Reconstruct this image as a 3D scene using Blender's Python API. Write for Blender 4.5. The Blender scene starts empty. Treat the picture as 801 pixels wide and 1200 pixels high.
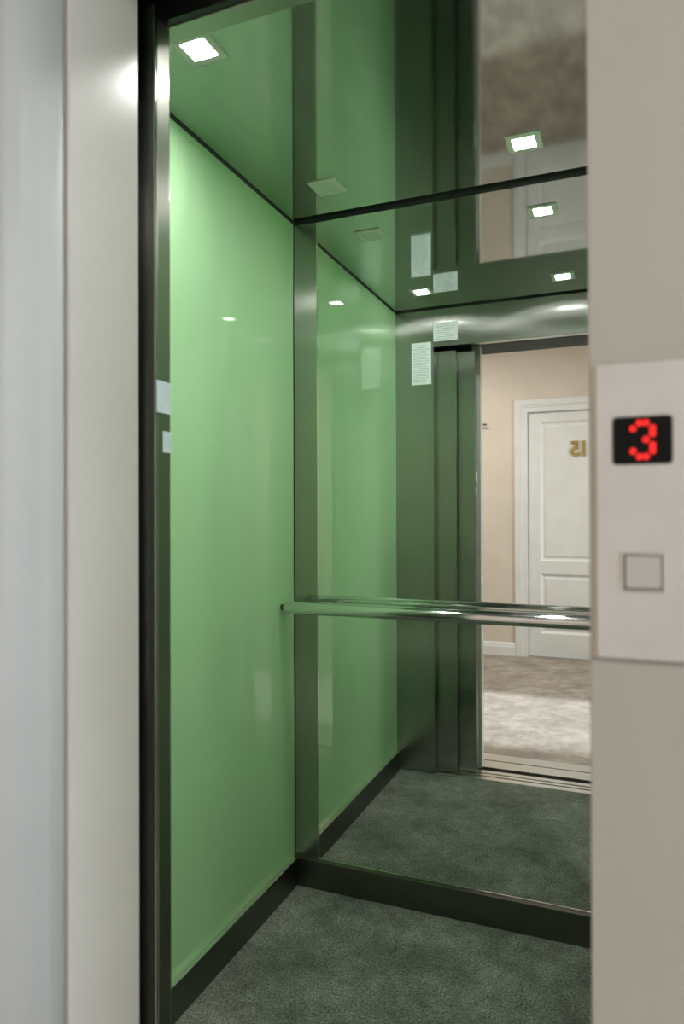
import bpy, bmesh, math, random
from mathutils import Vector, Matrix

scene = bpy.context.scene
C = bpy.data.collections.new('lift_and_hall')
scene.collection.children.link(C)
random.seed(4)

# ------------------------------------------------------------------ helpers
def new_mat(name):
    m = bpy.data.materials.new(name)
    m.use_nodes = True
    nt = m.node_tree
    return m, nt, nt.nodes['Principled BSDF']

def noise_mat(name, ca, cb, scale=8.0, rough=.5, spec=.5, bump=0.0, bscale=200.0, metallic=0.0, stretch=(1, 1, 1), detail=4):
    """two close tones blended by object-space noise, optional fine bump"""
    m, nt, p = new_mat(name)
    N, L = nt.nodes, nt.links
    tc = N.new('ShaderNodeTexCoord'); mp = N.new('ShaderNodeMapping')
    mp.inputs['Scale'].default_value = stretch
    L.new(tc.outputs['Object'], mp.inputs['Vector'])
    nz = N.new('ShaderNodeTexNoise'); nz.inputs['Scale'].default_value = scale; nz.inputs['Detail'].default_value = detail
    L.new(mp.outputs['Vector'], nz.inputs['Vector'])
    r = N.new('ShaderNodeValToRGB')
    r.color_ramp.elements[0].position = .35; r.color_ramp.elements[1].position = .65
    r.color_ramp.elements[0].color = (*ca, 1); r.color_ramp.elements[1].color = (*cb, 1)
    L.new(nz.outputs['Fac'], r.inputs['Fac']); L.new(r.outputs['Color'], p.inputs['Base Color'])
    p.inputs['Roughness'].default_value = rough; p.inputs['Specular IOR Level'].default_value = spec
    p.inputs['Metallic'].default_value = metallic
    if bump:
        n2 = N.new('ShaderNodeTexNoise'); n2.inputs['Scale'].default_value = bscale; n2.inputs['Detail'].default_value = 2
        L.new(mp.outputs['Vector'], n2.inputs['Vector'])
        b = N.new('ShaderNodeBump'); b.inputs['Strength'].default_value = bump; b.inputs['Distance'].default_value = .002
        L.new(n2.outputs['Fac'], b.inputs['Height']); L.new(b.outputs['Normal'], p.inputs['Normal'])
    return m

def brushed_mat(name, ca, cb, rough=.25, aniso=.8, rot=0.0, stretch=(900, 900, 2)):
    """brushed stainless steel with its grain along z"""
    m, nt, p = new_mat(name)
    N, L = nt.nodes, nt.links
    tc = N.new('ShaderNodeTexCoord'); mp = N.new('ShaderNodeMapping'); mp.inputs['Scale'].default_value = stretch
    L.new(tc.outputs['Object'], mp.inputs['Vector'])
    nz = N.new('ShaderNodeTexNoise'); nz.inputs['Scale'].default_value = 1.0; nz.inputs['Detail'].default_value = 3
    L.new(mp.outputs['Vector'], nz.inputs['Vector'])
    r = N.new('ShaderNodeValToRGB')
    r.color_ramp.elements[0].color = (*ca, 1); r.color_ramp.elements[1].color = (*cb, 1)
    L.new(nz.outputs['Fac'], r.inputs['Fac']); L.new(r.outputs['Color'], p.inputs['Base Color'])
    mr = N.new('ShaderNodeMapRange'); mr.inputs['To Min'].default_value = rough * .98; mr.inputs['To Max'].default_value = rough * 1.02
    L.new(nz.outputs['Fac'], mr.inputs['Value']); L.new(mr.outputs['Result'], p.inputs['Roughness'])
    p.inputs['Metallic'].default_value = 1
    p.inputs['Anisotropic'].default_value = aniso
    p.inputs['Anisotropic Rotation'].default_value = rot
    t = N.new('ShaderNodeTangent'); t.direction_type = 'UV_MAP'; t.uv_map = 'UVMap'
    L.new(t.outputs['Tangent'], p.inputs['Tangent'])
    return m

def emit_mat(name, col, strength, base=(.8, .8, .8)):
    m, nt, p = new_mat(name)
    p.inputs['Base Color'].default_value = (*base, 1)
    p.inputs['Emission Color'].default_value = (*col, 1)
    p.inputs['Emission Strength'].default_value = strength
    return m

def link(name, bm, mat, parent=None, smooth=False, kind=None):
    uv = bm.loops.layers.uv.new('UVMap')
    bm.normal_update()
    for f in bm.faces:
        n = f.normal
        f.smooth = smooth
        for l in f.loops:
            c = l.vert.co
            if abs(n.z) > .7: l[uv].uv = (c.x, c.y)
            elif abs(n.y) > .7: l[uv].uv = (c.x, c.z)
            else: l[uv].uv = (c.y, c.z)
    me = bpy.data.meshes.new(name)
    bm.to_mesh(me); bm.free()
    me.materials.append(mat)
    o = bpy.data.objects.new(name, me)
    C.objects.link(o)
    if parent is not None: o.parent = parent
    if kind: o['kind'] = kind
    return o

def add_box(bm, x0, x1, y0, y1, z0, z1, bevel=0.0, seg=2):
    g = bmesh.ops.create_cube(bm, size=1)
    vs = g['verts']
    bmesh.ops.scale(bm, vec=(x1-x0, y1-y0, z1-z0), verts=vs)
    bmesh.ops.translate(bm, vec=((x0+x1)/2, (y0+y1)/2, (z0+z1)/2), verts=vs)
    if bevel:
        es = list({e for v in vs for e in v.link_edges})
        bmesh.ops.bevel(bm, geom=es, offset=bevel, segments=seg, profile=.5, affect='EDGES')
    return bm

def box(x0, x1, y0, y1, z0, z1, bevel=0.0, seg=2):
    return add_box(bmesh.new(), x0, x1, y0, y1, z0, z1, bevel, seg)

def add_prism(bm, pts, axis, a, b):
    """extrude a closed 2-D outline along an axis; pts are the other two coordinates in order"""
    def mk(p, t):
        if axis == 'x': return (t, p[0], p[1])
        if axis == 'y': return (p[0], t, p[1])
        return (p[0], p[1], t)
    va = [bm.verts.new(mk(p, a)) for p in pts]; vb = [bm.verts.new(mk(p, b)) for p in pts]
    n = len(pts)
    bm.faces.new(va); bm.faces.new(vb[::-1])
    for i in range(n):
        bm.faces.new((va[i], vb[i], vb[(i+1) % n], va[(i+1) % n]))
    bmesh.ops.recalc_face_normals(bm, faces=bm.faces[:])
    return bm

def prism(pts, axis, a, b): return add_prism(bmesh.new(), pts, axis, a, b)

def add_cyl(bm, p0, p1, r0, r1=None, seg=32):
    r1 = r0 if r1 is None else r1
    p0, p1 = Vector(p0), Vector(p1); d = p1 - p0
    g = bmesh.ops.create_cone(bm, cap_ends=True, segments=seg, radius1=r0, radius2=r1, depth=d.length)
    q = Vector((0, 0, 1)).rotation_difference(d.normalized()).to_matrix().to_4x4()
    bmesh.ops.transform(bm, matrix=Matrix.Translation((p0 + p1) / 2) @ q, verts=g['verts'])
    return bm

def cyl(*a, **k): return add_cyl(bmesh.new(), *a, **k)

def add_lathe(bm, prof, centre, axis='x', seg=40):
    """prof = (distance along axis, radius)"""
    rings = []
    for d, r in prof:
        ring = []
        for i in range(seg):
            t = 2 * math.pi * i / seg
            c, s = r * math.cos(t), r * math.sin(t)
            p = {'x': (d, c, s), 'y': (c, d, s), 'z': (c, s, d)}[axis]
            ring.append(bm.verts.new(Vector(centre) + Vector(p)))
        rings.append(ring)
    for a, b in zip(rings, rings[1:]):
        for i in range(seg):
            bm.faces.new((a[i], a[(i+1) % seg], b[(i+1) % seg], b[i]))
    bm.faces.new(rings[0]); bm.faces.new(rings[-1])
    bmesh.ops.recalc_face_normals(bm, faces=bm.faces[:])
    return bm

def thing(name, label, cat, loc=(0, 0, 0), group=None):
    o = bpy.data.objects.new(name, None); C.objects.link(o)
    o.empty_display_size = .05
    o.location = loc
    return tag(o, label, cat, group)

def tag(o, label, cat, group=None):
    o['label'] = label; o['category'] = cat
    if group: o['group'] = group
    return o

def root(name, loc):                                   # setting piece with parts
    o = bpy.data.objects.new(name, None); C.objects.link(o); o.location = loc
    o.empty_display_size = .05
    o['kind'] = 'structure'
    return o

def rel(bm, loc):
    bmesh.ops.translate(bm, vec=-Vector(loc), verts=bm.verts[:]); return bm

def S(name, bm, mat, smooth=False): return link(name, bm, mat, None, smooth, 'structure')

# ------------------------------------------------------------------ materials
M = {}
# back-painted green glass: flat colour under a clear glossy pane
m, nt, p = new_mat('green_back_painted_glass')
N, L = nt.nodes, nt.links
tc = N.new('ShaderNodeTexCoord'); nz = N.new('ShaderNodeTexNoise'); nz.inputs['Scale'].default_value = 1.2; nz.inputs['Detail'].default_value = 1
L.new(tc.outputs['Object'], nz.inputs['Vector'])
r = N.new('ShaderNodeValToRGB')
r.color_ramp.elements[0].color = (.390, .615, .362, 1); r.color_ramp.elements[1].color = (.410, .640, .382, 1)
L.new(nz.outputs['Fac'], r.inputs['Fac']); L.new(r.outputs['Color'], p.inputs['Base Color'])
p.inputs['Roughness'].default_value = .01; p.inputs['IOR'].default_value = 1.5
M['green'] = m

m, nt, p = new_mat('silver_mirror')
tc = nt.nodes.new('ShaderNodeTexCoord'); nz = nt.nodes.new('ShaderNodeTexNoise'); nz.inputs['Scale'].default_value = 2
r = nt.nodes.new('ShaderNodeValToRGB')
r.color_ramp.elements[0].color = (.885, .92, .895, 1); r.color_ramp.elements[1].color = (.90, .93, .91, 1)
nt.links.new(tc.outputs['Object'], nz.inputs['Vector']); nt.links.new(nz.outputs['Fac'], r.inputs['Fac'])
nt.links.new(r.outputs['Color'], p.inputs['Base Color'])
p.inputs['Metallic'].default_value = 1; p.inputs['Roughness'].default_value = 0
M['mirror'] = m

M['steel'] = brushed_mat('brushed_stainless_steel', (.405, .41, .385), (.435, .44, .41), .20, 1.0, 0)
M['steel_dark'] = brushed_mat('dark_brushed_steel', (.15, .155, .135), (.19, .195, .17), .30, .6)
M['polish'] = noise_mat('polished_steel', (.72, .73, .72), (.78, .79, .78), 3, .09, metallic=1)
M['ceil'] = noise_mat('polished_dark_ceiling_steel', (.40, .44, .41), (.45, .49, .46), 1.5, .055, metallic=1, stretch=(6, 1, 1))
M['black'] = noise_mat('black_shadow_gap', (.004, .005, .005), (.008, .009, .009), 20, .6)
M['track'] = noise_mat('black_door_track', (.010, .012, .013), (.016, .018, .02), 12, .5)
M['alu'] = noise_mat('aluminium_sill', (.62, .60, .56), (.72, .70, .66), 30, .28, metallic=1, stretch=(1, 60, 1))
M['white_paint'] = noise_mat('white_satin_paint', (.66, .645, .61), (.70, .685, .65), 6, .35, bump=.05)
M['frame_paint'] = noise_mat('pale_grey_satin_frame', (.52, .495, .475), (.55, .525, .505), 5, .20, spec=.22, bump=.04, bscale=500)
M['casing'] = noise_mat('white_casing_paint', (.405, .415, .415), (.43, .44, .44), 5, .7, spec=.25)
M['beige'] = noise_mat('beige_wall_paint', (.60, .51, .42), (.63, .54, .45), 5, .6, bump=.12, bscale=350)
M['taupe'] = noise_mat('taupe_wall_paint', (.325, .313, .283), (.35, .338, .303), 4, .5, bump=.08, bscale=350)
M['hall_ceiling'] = noise_mat('white_ceiling_paint', (.75, .74, .71), (.78, .77, .74), 5, .7)
M['brass'] = noise_mat('polished_gold_brass', (.60, .41, .14), (.68, .49, .20), 30, .28, metallic=.75)
M['bronze'] = noise_mat('dark_bronze', (.09, .06, .035), (.13, .09, .05), 40, .4, metallic=.6)
M['paper'] = noise_mat('white_printed_label', (.74, .80, .80), (.80, .85, .85), 30, .4)
M['blue_patch'] = noise_mat('pale_blue_white_patch', (.62, .74, .88), (.70, .80, .92), 20, .4)
M['ink'] = noise_mat('grey_print', (.20, .24, .24), (.28, .32, .32), 80, .6)
M['lamp_frame'] = noise_mat('satin_lamp_frame', (.74, .76, .74), (.78, .8, .78), 10, .35)
M['lamp_off'] = noise_mat('unlit_frosted_diffuser', (.68, .71, .68), (.72, .75, .72), 10, .4)
M['lamp'] = emit_mat('lit_diffuser', (.99, .995, .955), 455)
M['fill_lamp'] = emit_mat('fill_lamp_glass', (1, .94, .86), 7)
M['plate'] = noise_mat('satin_steel_call_plate', (.48, .47, .45), (.51, .50, .48), 25, .42, metallic=.25)
M['button'] = noise_mat('satin_steel_button', (.43, .425, .41), (.46, .455, .44), 25, .38, metallic=.3)
M['lintel'] = noise_mat('dark_green_grey_lintel', (.012, .026, .015), (.018, .034, .020), 15, .5, spec=.2)
M['shadow_backing'] = noise_mat('dark_taupe_shadow_backing', (.30, .27, .225), (.33, .30, .25), 20, .5)
M['display'] = noise_mat('black_display_glass', (.004, .004, .004), (.007, .007, .007), 10, .3, spec=.12)
M['led'] = emit_mat('red_led', (1, .012, .010), 1.5, (.12, .004, .004))

def carpet(name, cols, scale, lo, hi, mid):
    m, nt, p = new_mat(name)
    N, L = nt.nodes, nt.links
    tc = N.new('ShaderNodeTexCoord')
    def noise(sc, det, ro):
        n = N.new('ShaderNodeTexNoise'); n.inputs['Scale'].default_value = sc; n.inputs['Detail'].default_value = det; n.inputs['Roughness'].default_value = ro
        L.new(tc.outputs['Object'], n.inputs['Vector']); return n
    def ramp(n, a, ca, b, cb):
        r = N.new('ShaderNodeValToRGB')
        r.color_ramp.elements[0].position = a; r.color_ramp.elements[0].color = (*ca, 1)
        r.color_ramp.elements[1].position = b; r.color_ramp.elements[1].color = (*cb, 1)
        L.new(n.outputs['Fac'], r.inputs['Fac']); return r
    def mul(a, b):
        mx = N.new('ShaderNodeMix'); mx.data_type = 'RGBA'; mx.blend_type = 'MULTIPLY'; mx.inputs['Factor'].default_value = 1
        L.new(a, mx.inputs['A']); L.new(b, mx.inputs['B']); return mx.outputs['Result']
    big = ramp(noise(scale, 8, .68), .36, cols[0], .64, cols[1])
    md = ramp(noise(mid, 6, .75), .35, (.72,)*3, .68, (1.25,)*3)
    fn = noise(170, 4, .8)
    fine = ramp(fn, .36, (lo,)*3, .66, (hi,)*3)
    L.new(mul(mul(big.outputs['Color'], md.outputs['Color']), fine.outputs['Color']), p.inputs['Base Color'])
    p.inputs['Roughness'].default_value = .95; p.inputs['Specular IOR Level'].default_value = .08
    p.inputs['Sheen Weight'].default_value = .25; p.inputs['Sheen Roughness'].default_value = .4
    b = N.new('ShaderNodeBump'); b.inputs['Strength'].default_value = .45; b.inputs['Distance'].default_value = .003
    L.new(fn.outputs['Fac'], b.inputs['Height']); L.new(b.outputs['Normal'], p.inputs['Normal'])
    return m
M['carpet'] = carpet('green_grey_carpet', ((.100, .113, .094), (.222, .238, .206)), 4.5, .22, 1.9, 22)
M['hall_carpet'] = carpet('brown_beige_carpet', ((.20, .16, .125), (.37, .305, .245)), 4, .75, 1.2, 14)

m, nt, p = new_mat('clear_window_glass')
tr = nt.nodes.new('ShaderNodeBsdfTransparent'); gl = nt.nodes.new('ShaderNodeBsdfGlossy'); gl.inputs['Roughness'].default_value = 0
fr = nt.nodes.new('ShaderNodeFresnel'); mxs = nt.nodes.new('ShaderNodeMixShader')
nt.links.new(fr.outputs['Fac'], mxs.inputs['Fac']); nt.links.new(tr.outputs['BSDF'], mxs.inputs[1]); nt.links.new(gl.outputs['BSDF'], mxs.inputs[2])
nt.links.new(mxs.outputs['Shader'], nt.nodes['Material Output'].inputs['Surface'])
M['glass'] = m

# ------------------------------------------------------------------ key measures (metres, floor of the lift at z = 0)
XL, XR = -1.0115, 0.03          # lift car side walls
YB, YF = 2.0695, 0.967          # mirror plane, inner face of the front return
H = 2.1667                      # car ceiling
HB = 1.985                      # underside of the car header
SK = 0.089                      # skirting height
OL, OR = -0.630, -0.0266        # landing opening
YW = 0.575                      # face of the landing wall towards the hall
YD = -1.96                      # far hall wall
HX0, HX1, HZ = -2.7, 2.3, 2.75  # hall

# ------------------------------------------------------------------ lift car: setting
S('floor', box(XL-.02, XR+.02, YF-.012, YB+.02, -.05, 0), M['carpet'])
S('wall_left', box(XL-.008, XL, YF-.03, YB+.02, SK, H-.006), M['green'])
S('wall_right', box(XR, XR+.008, YF-.03, YB+.02, SK, H-.006), M['green'])
S('wall_back', box(XL-.03, XR+.03, YB+.006, YB+.03, -.05, H+.06), M['track'])
S('wall_left', box(XL-.04, XL-.009, YF-.04, YB+.02, -.05, H+.06), M['track'])
S('wall_right', box(XR+.009, XR+.04, YF-.04, YB+.02, -.05, H+.06), M['track'])
S('ceiling', box(XL+.002, XR-.002, YF-.005, YB-.004, H, H+.02), M['ceil'])
# brushed steel post in the back left corner
S('trim_1', box(XL+.001, -.9285, YB-.0015, YB+.005, .0, H-.001, .0008, 1), M['steel'])
# dark shadow gaps under the ceiling
S('trim_2', box(XL, XL+.0012, YF, YB-.0015, H-.0065, H-.0003), M['black'])
S('trim_3', box(XL, XR, YB-.0030, YB+.005, H-.0115, H-.0003), M['black'])
S('trim_3', box(XR-.0012, XR, YF, YB-.0015, H-.0065, H-.0003), M['black'])
S('baseboard_left', box(XL-.009, XL+.0168, YF, YB-.0168, 0, SK, .0012), M['steel_dark'])
S('baseboard_right', box(XR-.0168, XR+.009, YF, YB-.0168, 0, SK, .0012), M['steel_dark'])
S('baseboard_back', box(XL-.009, XR+.009, YB-.0168, YB+.004, 0, SK, .0012), M['steel_dark'])
S('trim_12', box(XL+.0005, XL+.0172, YF+.001, YB-.0172, SK+.0001, SK+.0018, .0004, 1), M['polish'])
S('trim_12', box(XR-.0172, XR-.0005, YF+.001, YB-.0172, SK+.0001, SK+.0018, .0004, 1), M['polish'])
# thin dark joint between the glass and the corner post
S('trim_4', box(XL, XL+.003, YB-.0035, YB-.0015, SK, H-.012), M['black'])
# front return panel and header, seen in the mirror
S('wall_front', box(XL-.01, -.829, .931, YF, 0, H-.003, .001, 1), M['steel'])
S('wall_front', box(-.8283, XR+.01, .9312, YF, HB, H-.003, .001, 1), M['steel'])
S('trim_5', box(-.829, OR+.03, YF-.001, YF+.0006, H-.0075, H-.0002), M['black'])
S('trim_5', box(XL, -.829, YF-.001, YF+.0006, H-.0075, H-.0002), M['black'])
S('wall_front', box(.0, XR+.01, .931, YF, 0, HB-.001, .001, 1), M['steel'])
# dark door gear, plus black hoistway walls added to shut the sky out
S('trim_6', box(XL-.04, XR+.06, .918, .9305, HB+.002, H+.06), M['track'])
S('trim_6', box(XL-.06, XR+.06, .80, .918, H+.04, H+.06), M['track'])
S('trim_6', box(XL-.08, XL-.05, .80, YF, -.05, H+.06), M['track'])
S('trim_6', box(XR+.05, XR+.08, .80, YF, -.05, H+.06), M['track'])
S('trim_6', box(XL-.08, OL-.051, .692, .800, -.05, H+.06), M['track'])
S('trim_6', box(OR+.051, XR+.08, .662, .800, -.05, H+.06), M['track'])
S('trim_6', box(XL-.08, XR+.08, .662, .800, 2.061, H+.06), M['track'])
S('trim_6', box(XL-.08, XR+.08, .60, .967, -.09, -.052), M['track'])

# ------------------------------------------------------------------ mirror
t = thing('wall_mirror', 'large clear mirror covering the back wall of the lift above the dark skirting', 'mirror', (-.45, YB, SK))
lo = t.location
link('mirror_glass', rel(box(-.9278, XR-.001, YB-.0003, YB+.005, SK+.004, H-.0120), lo), M['mirror'], t)
e = bmesh.new()
add_box(e, -.9288, -.9262, YB-.0022, YB+.004, SK+.002, H-.014, .0006, 1)
link('edge_trim', rel(e, lo), M['polish'], t)
e = bmesh.new()
add_box(e, -.9262, XR-.002, YB-.0022, YB+.004, SK, SK+.0042, .0006, 1)
link('edge_trim', rel(e, lo), M['polish'], t)

# ------------------------------------------------------------------ handrail
RY, RZ, RR = YB-.092, .9122, .0202
t = thing('handrail', 'round polished steel handrail running across the mirror on the lift back wall', 'handrail', (-.49, RY, RZ))
lo = t.location
prof = [(XL+.015, .0165), (XL+.016, .0188), (XL+.018, .0199), (XL+.021, RR), (XR-.021, RR), (XR-.018, .0199), (XR-.016, .0188), (XR-.015, .0165)]
b = add_lathe(bmesh.new(), [(d+.49, r) for d, r in prof], (0, 0, 0), 'x', 48)
link('rail_tube', b, M['polish'], t, True)
for sgn, x in ((1, XL), (-1, XR)):
    b = add_lathe(bmesh.new(), [(x+.49+sgn*.0004, .0095), (x+.49+sgn*.016, .0095)], (0, 0, 0), 'x', 32)
    link('wall_stub', b, M['steel_dark'], t, True)

# ------------------------------------------------------------------ square ceiling lights
def ceiling_light(x, y, lit, label):
    t = thing('ceiling_light', label, 'ceiling light', (x, y, H), 'square lights in the lift ceiling')
    h = .0435; i = .0275
    b = bmesh.new()
    for (x0, x1, y0, y1) in ((-h, h, -h, -i), (-h, h, i, h), (-h, -i, -i, i), (i, h, -i, i)):
        add_box(b, x0, x1, y0, y1, -.0035, -.0002)
    bmesh.ops.remove_doubles(b, verts=b.verts[:], dist=1e-5)
    link('frame', b, M['lamp_frame'], t)
    link('diffuser', box(-i+.0002, i-.0002, -i+.0002, i-.0002, -.003, -.0003, .0008, 1), M['lamp' if lit else 'lamp_off'], t)
    return t
ceiling_light(-.812, 1.222, True, 'lit square ceiling light beside the green left wall near the lift entrance')
ceiling_light(-.240, 1.850, True, 'lit square ceiling light close to the mirror on the right')
ceiling_light(-.808, 1.880, False, 'unlit pale square ceiling light in the back left corner')
ceiling_light(-.232, 1.190, True, 'lit square ceiling light near the door header, seen only in the mirror')

# ------------------------------------------------------------------ sliding door panels (open, stacked at the left)
def door_panel(name, x1, y0, y1, zt, lip):
    o = root(name, (x1-.25, (y0+y1)/2, .006))
    b = box(x1-.50, x1, y0, y1, .006, zt, .0025, 2)
    link('door_leaf', rel(b, o.location), M['steel'], o)
    b = box(x1-.006, x1+.0012, y0+.004, y1-.004, .02, zt-.02, .0006, 1)
    link('edge_strip', rel(b, o.location), M['track' if lip else 'steel_dark'], o)
    return o
door_panel('door_2', -.7305, .904, .928, HB-.012, 0)
door_panel('door_3', -.6480, .858, .896, HB-.016, 0)
door_panel('door_4', -.670, .818, .848, HB+.004, 1)

# ------------------------------------------------------------------ sills
def sill(name, y0, y1, grooves):
    b = bmesh.new(); cuts = [y0] + [v for g in grooves for v in g] + [y1]
    for k in range(0, len(cuts), 2):
        add_box(b, XL+.05 if y0 < .8 else XL, XR+.0, cuts[k], cuts[k+1], -.03, .002, .0008, 1)
    add_box(b, XL, XR, y0+.001, y1-.001, -.045, -.02)
    return S(name, b, M['alu'])
sill('trim_7', .836, .954, ((.870, .880), (.905, .915)))
sill('trim_8', .602, .792, ((.69, .70),))

# ------------------------------------------------------------------ landing opening: frame, casing and wall
S('trim_9', prism([(OL-.05, .690), (OL-.025, .690), (OL-.023, .692), (OL-.0105, .809), (OL-.012, .811), (OL-.05, .811)], 'z', 0, 2.012), M['frame_paint'])
S('trim_9', box(OR+.004, OR+.05, .661, .802, 0, 2.012, .002), M['frame_paint'])
S('trim_9', box(OL-.05, OR+.05, .60, .802, 2.013, 2.06, .002), M['lintel'])
# rounded white casing left of the opening, nearest the camera
pts = [(-.664, .6895), (-.660, .6885), (-.6575, .684), (-.657, .675), (-.659, .660), (-.664, .645), (-.672, .629), (-.682, .615), (-.695, .602), (-.712, .590), (-.735, .581), (-.765, .575), (-.785, .575), (-.785, .6895)]
S('trim_10', prism(pts, 'z', 0, 2.14), M['casing'], True)
b = bmesh.new()
add_box(b, HX0, -.70, YW+.005, .66, 0, HZ)
S('wall_front', b, M['taupe'])
S('wall_front', box(OR, HX1, YW, .66, 0, HZ, .0012, 2), M['taupe'])
S('wall_front', box(-.70, OR, YW, .66, 2.06, HZ), M['taupe'])

# ------------------------------------------------------------------ hall shell
S('floor', box(HX0-.05, HX1+.05, YD-.05, .602, -.05, 0), M['hall_carpet'])
S('ceiling', box(HX0-.05, HX1+.05, YD-.05, .66, HZ, HZ+.05), M['hall_ceiling'])
DX0, DX1, DT = -.772, .030, 2.072
S('wall_far', box(HX0, DX0-.02, YD-.12, YD, 0, HZ), M['beige'])
S('wall_far', box(DX1+.02, HX1, YD-.12, YD, 0, HZ), M['beige'])
S('wall_far', box(DX0-.02, DX1+.02, YD-.12, YD, DT+.02, HZ), M['beige'])
S('wall_end', box(HX0-.1, HX0, YD-.05, .66, 0, HZ), M['beige'])
WY0, WY1, WZ1 = -.66, .46, 2.25
b = bmesh.new()
add_box(b, HX1, HX1+.1, YD-.05, WY0, 0, HZ); add_box(b, HX1, HX1+.1, WY1, .66, 0, HZ); add_box(b, HX1, HX1+.1, WY0, WY1, WZ1, HZ)
S('wall_window', b, M['beige'])
def baseboard(x0, x1, y, sgn):
    pr = [(y, 0), (y+sgn*.016, 0), (y+sgn*.016, .075), (y+sgn*.012, .082), (y+sgn*.012, .094), (y+sgn*.007, .102), (y+sgn*.004, .112), (y, .112)]
    return S('baseboard_far', prism(pr, 'x', x0, x1), M['white_paint'])
baseboard(HX0, -.882, YD, 1); baseboard(.14, HX1, YD, 1)

# window at the hall's end (daylight)
o = root('window_1', (HX1+.05, (WY0+WY1)/2, 0)); lo = o.location
b = bmesh.new(); w = .035
for (y0, y1, z0, z1) in ((WY0, WY0+w, 0, WZ1), (WY1-w, WY1, 0, WZ1), (WY0+w, WY1-w, 0, w), (WY0+w, WY1-w, WZ1-w, WZ1)):
    add_box(b, HX1+.02, HX1+.08, y0, y1, z0, z1)
link('window_frame', rel(b, lo), M['white_paint'], o)
link('pane', rel(box(HX1+.05, HX1+.055, WY0+w, WY1-w, w, WZ1-w), lo), M['glass'], o)

# ------------------------------------------------------------------ room door with its architrave and number
o = root('door_1', ((DX0+DX1)/2, YD-.03, 0)); lo = o.location
fy = YD-.022                                       # face of stiles and rails
b = bmesh.new()
st = .098; z = [0.006, .20, .703, .811, 1.993, DT]
add_box(b, DX0, DX1, YD-.065, fy-.014, z[0], z[5])                 # core
add_box(b, DX0, DX0+st, fy-.014, fy, z[0], z[5]); add_box(b, DX1-st, DX1, fy-.014, fy, z[0], z[5])
for a, c in ((z[0], z[1]), (z[2], z[3]), (z[4], z[5])):
    add_box(b, DX0+st, DX1-st, fy-.014, fy, a, c)
link('door_leaf', rel(b, lo), M['white_paint'], o)
def panel(x0, x1, z0, z1):
    b = bmesh.new(); rings = []
    for ins, yy in ((.0, fy-.001), (.008, fy-.006), (.018, fy-.013), (.030, fy-.013), (.046, fy-.006)):
        rings.append([b.verts.new((x, yy, zz)) for x, zz in ((x0+ins, z0+ins), (x1-ins, z0+ins), (x1-ins, z1-ins), (x0+ins, z1-ins))])
    for a, c in zip(rings, rings[1:]):
        for i in range(4): b.faces.new((a[i], a[(i+1) % 4], c[(i+1) % 4], c[i]))
    b.faces.new(rings[-1])
    bmesh.ops.recalc_face_normals(b, faces=b.faces[:])
    if max(f.normal.y for f in b.faces) < .5: bmesh.ops.reverse_faces(b, faces=b.faces[:])
    link('door_panel', rel(b, lo), M['white_paint'], o)
panel(DX0+st, DX1-st, z[3], z[4]); panel(DX0+st, DX1-st, z[1], z[2])
# architrave: one moulded section swept round the opening with mitred corners
ar = [(.108, .0), (.108, .012), (.102, .018), (.058, .018), (.054, .012), (.042, .012), (.038, .007), (.0, .007), (.0, -.03), (-.010, -.03)]
b = bmesh.new(); secs = []
for px, sx, pz, sz in ((DX0-.004, -1, 0, 0), (DX0-.004, -1, DT+.004, 1), (DX1+.004, 1, DT+.004, 1), (DX1+.004, 1, 0, 0)):
    secs.append([b.verts.new((px+sx*d, YD+h, pz+sz*d)) for d, h in ar])
for a, c in zip(secs, secs[1:]):
    for k in range(len(ar)-1): b.faces.new((a[k], a[k+1], c[k+1], c[k]))
bmesh.ops.recalc_face_normals(b, faces=b.faces[:])
if sum(f.normal.y*f.calc_area() for f in b.faces) < 0: bmesh.ops.reverse_faces(b, faces=b.faces[:])
S('trim_11', b, M['white_paint'])
# lever handle on the lock side
b = bmesh.new()
add_cyl(b, (DX1-.05, fy, 1.0), (DX1-.05, fy+.008, 1.0), .024); add_cyl(b, (DX1-.05, fy+.008, 1.0), (DX1-.05, fy+.05, 1.0), .008)
add_cyl(b, (DX1-.045, fy+.045, 1.0), (DX1-.16, fy+.045, 1.0), .008)
link('door_handle', rel(b, lo), M['brass'], o, True)

def digit(ch, cx, z0, height, y):
    cu = bpy.data.curves.new('numeral', 'FONT'); cu.body = ch; cu.size = 1; cu.extrude = .03; cu.bevel_depth = .012; cu.bevel_resolution = 2; cu.offset = .02
    tmp = bpy.data.objects.new('numeral_source', cu); C.objects.link(tmp)
    dg = bpy.context.evaluated_depsgraph_get()
    me = bpy.data.meshes.new_from_object(tmp.evaluated_get(dg))
    bpy.data.objects.remove(tmp); bpy.data.curves.remove(cu)
    xs = [v.co.x for v in me.vertices]; ys = [v.co.y for v in me.vertices]
    s = height / (max(ys) - min(ys)); mx = (min(xs)+max(xs))/2; my = min(ys)
    for v in me.vertices:
        x, yy, zz = v.co
        # faces the hall's +y side: text runs towards -x when seen from the lift
        v.co = (cx - (x-mx)*s*.92 - lo[0], y + zz*.13 - lo[1], z0 + (yy-my)*s - lo[2])
    me.materials.clear(); me.materials.append(M['brass'])
    d = bpy.data.objects.new('numeral', me); C.objects.link(d); d.parent = o
    d['label'] = 'gold number %s on the door' % ch
digit('1', -.322, 1.690, .130, fy+.003)
digit('5', -.392, 1.690, .130, fy+.003)

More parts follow.
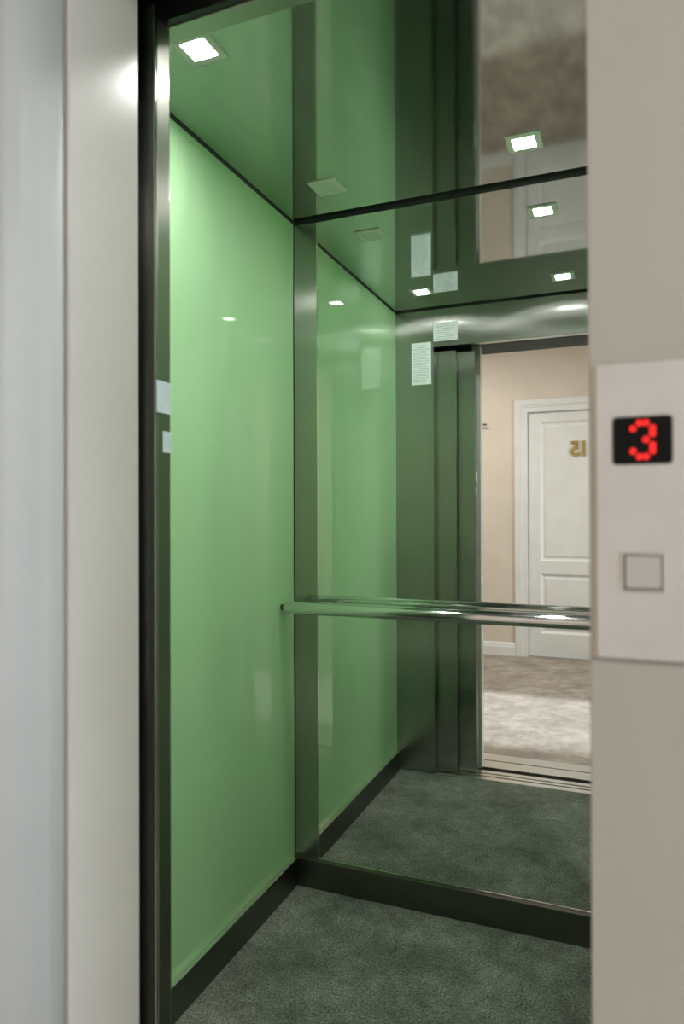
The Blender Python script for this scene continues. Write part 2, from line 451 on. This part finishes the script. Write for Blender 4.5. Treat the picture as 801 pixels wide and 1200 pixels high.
# small bronze bracket on the far wall
t = thing('wall_bracket', 'small dark bronze bracket on the beige hall wall left of the room door', 'bracket', (-1.168, YD, 1.915)); lo = t.location
b = bmesh.new(); add_box(b, -.012, .012, -.0003, .010, 0, .095, .003)
link('back_plate', b, M['bronze'], t)
b = bmesh.new(); add_cyl(b, (0, .004, .075), (0, .05, .075), .007); add_cyl(b, (-.004, .046, .075), (.058, .046, .068), .009, .007)
link('arm', b, M['bronze'], t, True)

# ------------------------------------------------------------------ printed notices inside the lift
def notice(label, x0, x1, z0, z1, rows, heads):
    t = thing('printed_notice', label, 'notice', ((x0+x1)/2, YF, z0), 'notices by the lift door')
    w, h = x1-x0, z1-z0
    link('sheet', box(-w/2, w/2, -.0004, .0012, 0, h), M['paper'], t)
    b = bmesh.new(); n = rows; rng = random.Random(rows)
    for i in range(n):
        zc = h - h*.05 - (i+.5)*h*.9/n
        ww = w*.80
        if i in heads: a, c = -ww*.25, ww*.25
        else: a, c = -ww/2, ww/2*rng.choice((1, .95, .8, .9, .6))
        x = a
        while x < c - .002:
            l = min(rng.uniform(.004, .014), c-x)
            add_box(b, x, x+l, .0011, .0015, zc-.0014, zc+.0014); x += l+.0022
    link('printed_lines', b, M['ink'], t)
notice('tall white notice of small grey print on the steel panel left of the lift door', -.933, -.839, 1.814, 2.0105, 20, (0, 1))
notice('short wide white notice on the steel header above the lift door', -.8275, -.713, 2.010, 2.096, 8, (0,))

# pale blue patch and a smaller sticker on the edge of the sliding door
t = link('door_edge_patch', box(-.0006, .0006, -.0165, .0165, -.024, .024), M['blue_patch'])
t.location = (-.6466, .876, 1.380); tag(t, 'larger pale blue white patch on the open sliding door edge', 'sticker', 'stickers on the door edge')
t = link('door_edge_patch', box(-.0006, .0006, -.0095, .0095, -.016, .016), M['blue_patch'])
t.location = (-.6466, .8835, 1.313); tag(t, 'smaller white sticker on the door edge just below the bigger patch', 'sticker', 'stickers on the door edge')

# ------------------------------------------------------------------ call panel with the red 3
t = thing('call_panel', 'satin steel lift call panel with red digit display and square button', 'call panel', (.0115, YW, 1.20)); lo = t.location
def rounded_rect(w, h, r, y0, y1, bev=.0006):
    pts = []
    for cx, cz, a0 in ((w/2-r, h/2-r, 0), (-w/2+r, h/2-r, 90), (-w/2+r, -h/2+r, 180), (w/2-r, -h/2+r, 270)):
        for k in range(7):
            a = math.radians(a0+k*15); pts.append((cx+r*math.cos(a), cz+r*math.sin(a)))
    return prism(pts, 'y', y0, y1)
b = box(-.0330, .0330, -.0038, .0006, -.1093, .1148, .0012, 3)
link('face_plate', b, M['plate'], t)
link('shadow_backing', box(-.0372, .0345, -.0022, .0004, -.1098, .1140, .0010, 2), M['shadow_backing'], t)  # juts out left of the plate; its dark colour paints the plate's shadow
b = rounded_rect(.0416, .0362, .0032, -.0043, -.0036); bmesh.ops.translate(b, vec=(-.0001, 0, .0563), verts=b.verts[:])
d = link('display', b, M['display'], t)
dots = [(1, 0), (2, 0), (0, 1), (3, 1), (3, 2), (2, 3), (3, 4), (0, 5), (3, 5), (1, 6), (2, 6)]
for c, rr in dots:
    b = cyl((-.0065+c*.0045, -.0047, .0693-rr*.00425), (-.0065+c*.0045, -.0042, .0693-rr*.00425), .0022, seg=20)
    link('led_dot', b, M['led'], d)
b = bmesh.new(); w = .0148; i = .0134
for (x0, x1, z0, z1) in ((-w, w, i, w), (-w, w, -w, -i), (-w, -i, -i, i), (i, w, -i, i)):
    add_box(b, x0, x1, -.0046, -.0036, z0, z1)
bmesh.ops.translate(b, vec=(0, 0, -.0431), verts=b.verts[:])
fr_ = link('button_rim', b, M['polish'], t)
b = box(-.0122, .0122, -.0052, -.0037, -.0122, .0122, .0007, 2); bmesh.ops.translate(b, vec=(0, 0, -.0431), verts=b.verts[:])
link('call_button', b, M['button'], t)
b = box(-.0134, .0134, -.0040, -.0037, -.0134, .0134); bmesh.ops.translate(b, vec=(0, 0, -.0431), verts=b.verts[:])
link('button_gap', b, M['track'], t)

# ------------------------------------------------------------------ unseen ceiling lamps added to light the hall
def fill_lamp(x, y, label):
    t = thing('hall_fill_lamp', label, 'added fill lamp', (x, y, HZ), 'added fill lamps in the hall ceiling')
    link('base', add_lathe(bmesh.new(), [(-.025, .15), (0, .155)], (0, 0, -.0003), 'z'), M['lamp_frame'], t, False)
    link('glass_shade', add_lathe(bmesh.new(), [(-.095, .02), (-.09, .06), (-.07, .11), (-.045, .135), (-.026, .14)], (0, 0, 0), 'z'), M['fill_lamp'], t, True)
    la = bpy.data.lights.new('fill_lamp_light', 'AREA'); la.shape = 'DISK'; la.size = .28; la.energy = 30; la.color = (1, .965, .92)
    lo_ = bpy.data.objects.new('fill_lamp_light', la); C.objects.link(lo_); lo_.parent = t; lo_.location = (0, 0, -.10)
fill_lamp(-1.45, -.75, 'added round fill lamp on the hall ceiling, far from the window')
fill_lamp(1.25, -.75, 'added round fill lamp on the hall ceiling, close to the window')

# ------------------------------------------------------------------ daylight
su = bpy.data.lights.new('sun', 'SUN'); su.energy = 9.5; su.angle = math.radians(3); su.color = (.84, .92, 1.0)
so = bpy.data.objects.new('sun', su); C.objects.link(so)
so.rotation_euler = Vector((-1, 0, -.42)).to_track_quat('-Z', 'Y').to_euler()
wl = bpy.data.lights.new('window_daylight', 'AREA'); wl.shape = 'RECTANGLE'; wl.size = 2.2; wl.size_y = 1.15; wl.energy = 75; wl.color = (.82, .92, 1)
wo = bpy.data.objects.new('window_daylight', wl); C.objects.link(wo)
wo.location = (HX1+.15, (WY0+WY1)/2, 1.15); wo.rotation_euler = (0, math.radians(90), 0)
w = bpy.data.worlds.new('sky'); scene.world = w; w.use_nodes = True
bg = w.node_tree.nodes['Background']; bg.inputs['Color'].default_value = (.72, .84, 1, 1); bg.inputs['Strength'].default_value = 1.0

# ------------------------------------------------------------------ camera
cam = bpy.data.cameras.new('camera'); co = bpy.data.objects.new('camera', cam); C.objects.link(co)
f_px = 818.43
cam.sensor_fit = 'VERTICAL'; cam.sensor_height = 36; cam.sensor_width = 24; cam.lens = 36*f_px/1200
R = Vector((.9263, .3767, -.0033)); F = Vector((-.3767, .9263, .0056)).normalized()
R = (R - F*R.dot(F)).normalized(); U = R.cross(F)
mt = Matrix((R, U, -F)).transposed().to_4x4(); mt.translation = (0, 0, 1.2)
co.matrix_world = mt
cam.clip_start = .02
cam.dof.use_dof = True; cam.dof.focus_distance = 2.35; cam.dof.aperture_fstop = 4.5
scene.camera = co

# ------------------------------------------------------------------ renderer look
scene.view_settings.view_transform = 'Standard'; scene.view_settings.look = 'None'
scene.view_settings.exposure = 0; scene.view_settings.gamma = 1
cy = scene.cycles
cy.max_bounces = 14; cy.glossy_bounces = 10; cy.diffuse_bounces = 6; cy.transparent_max_bounces = 8
cy.sample_clamp_indirect = 4; cy.blur_glossy = 0
cy.use_denoising = True
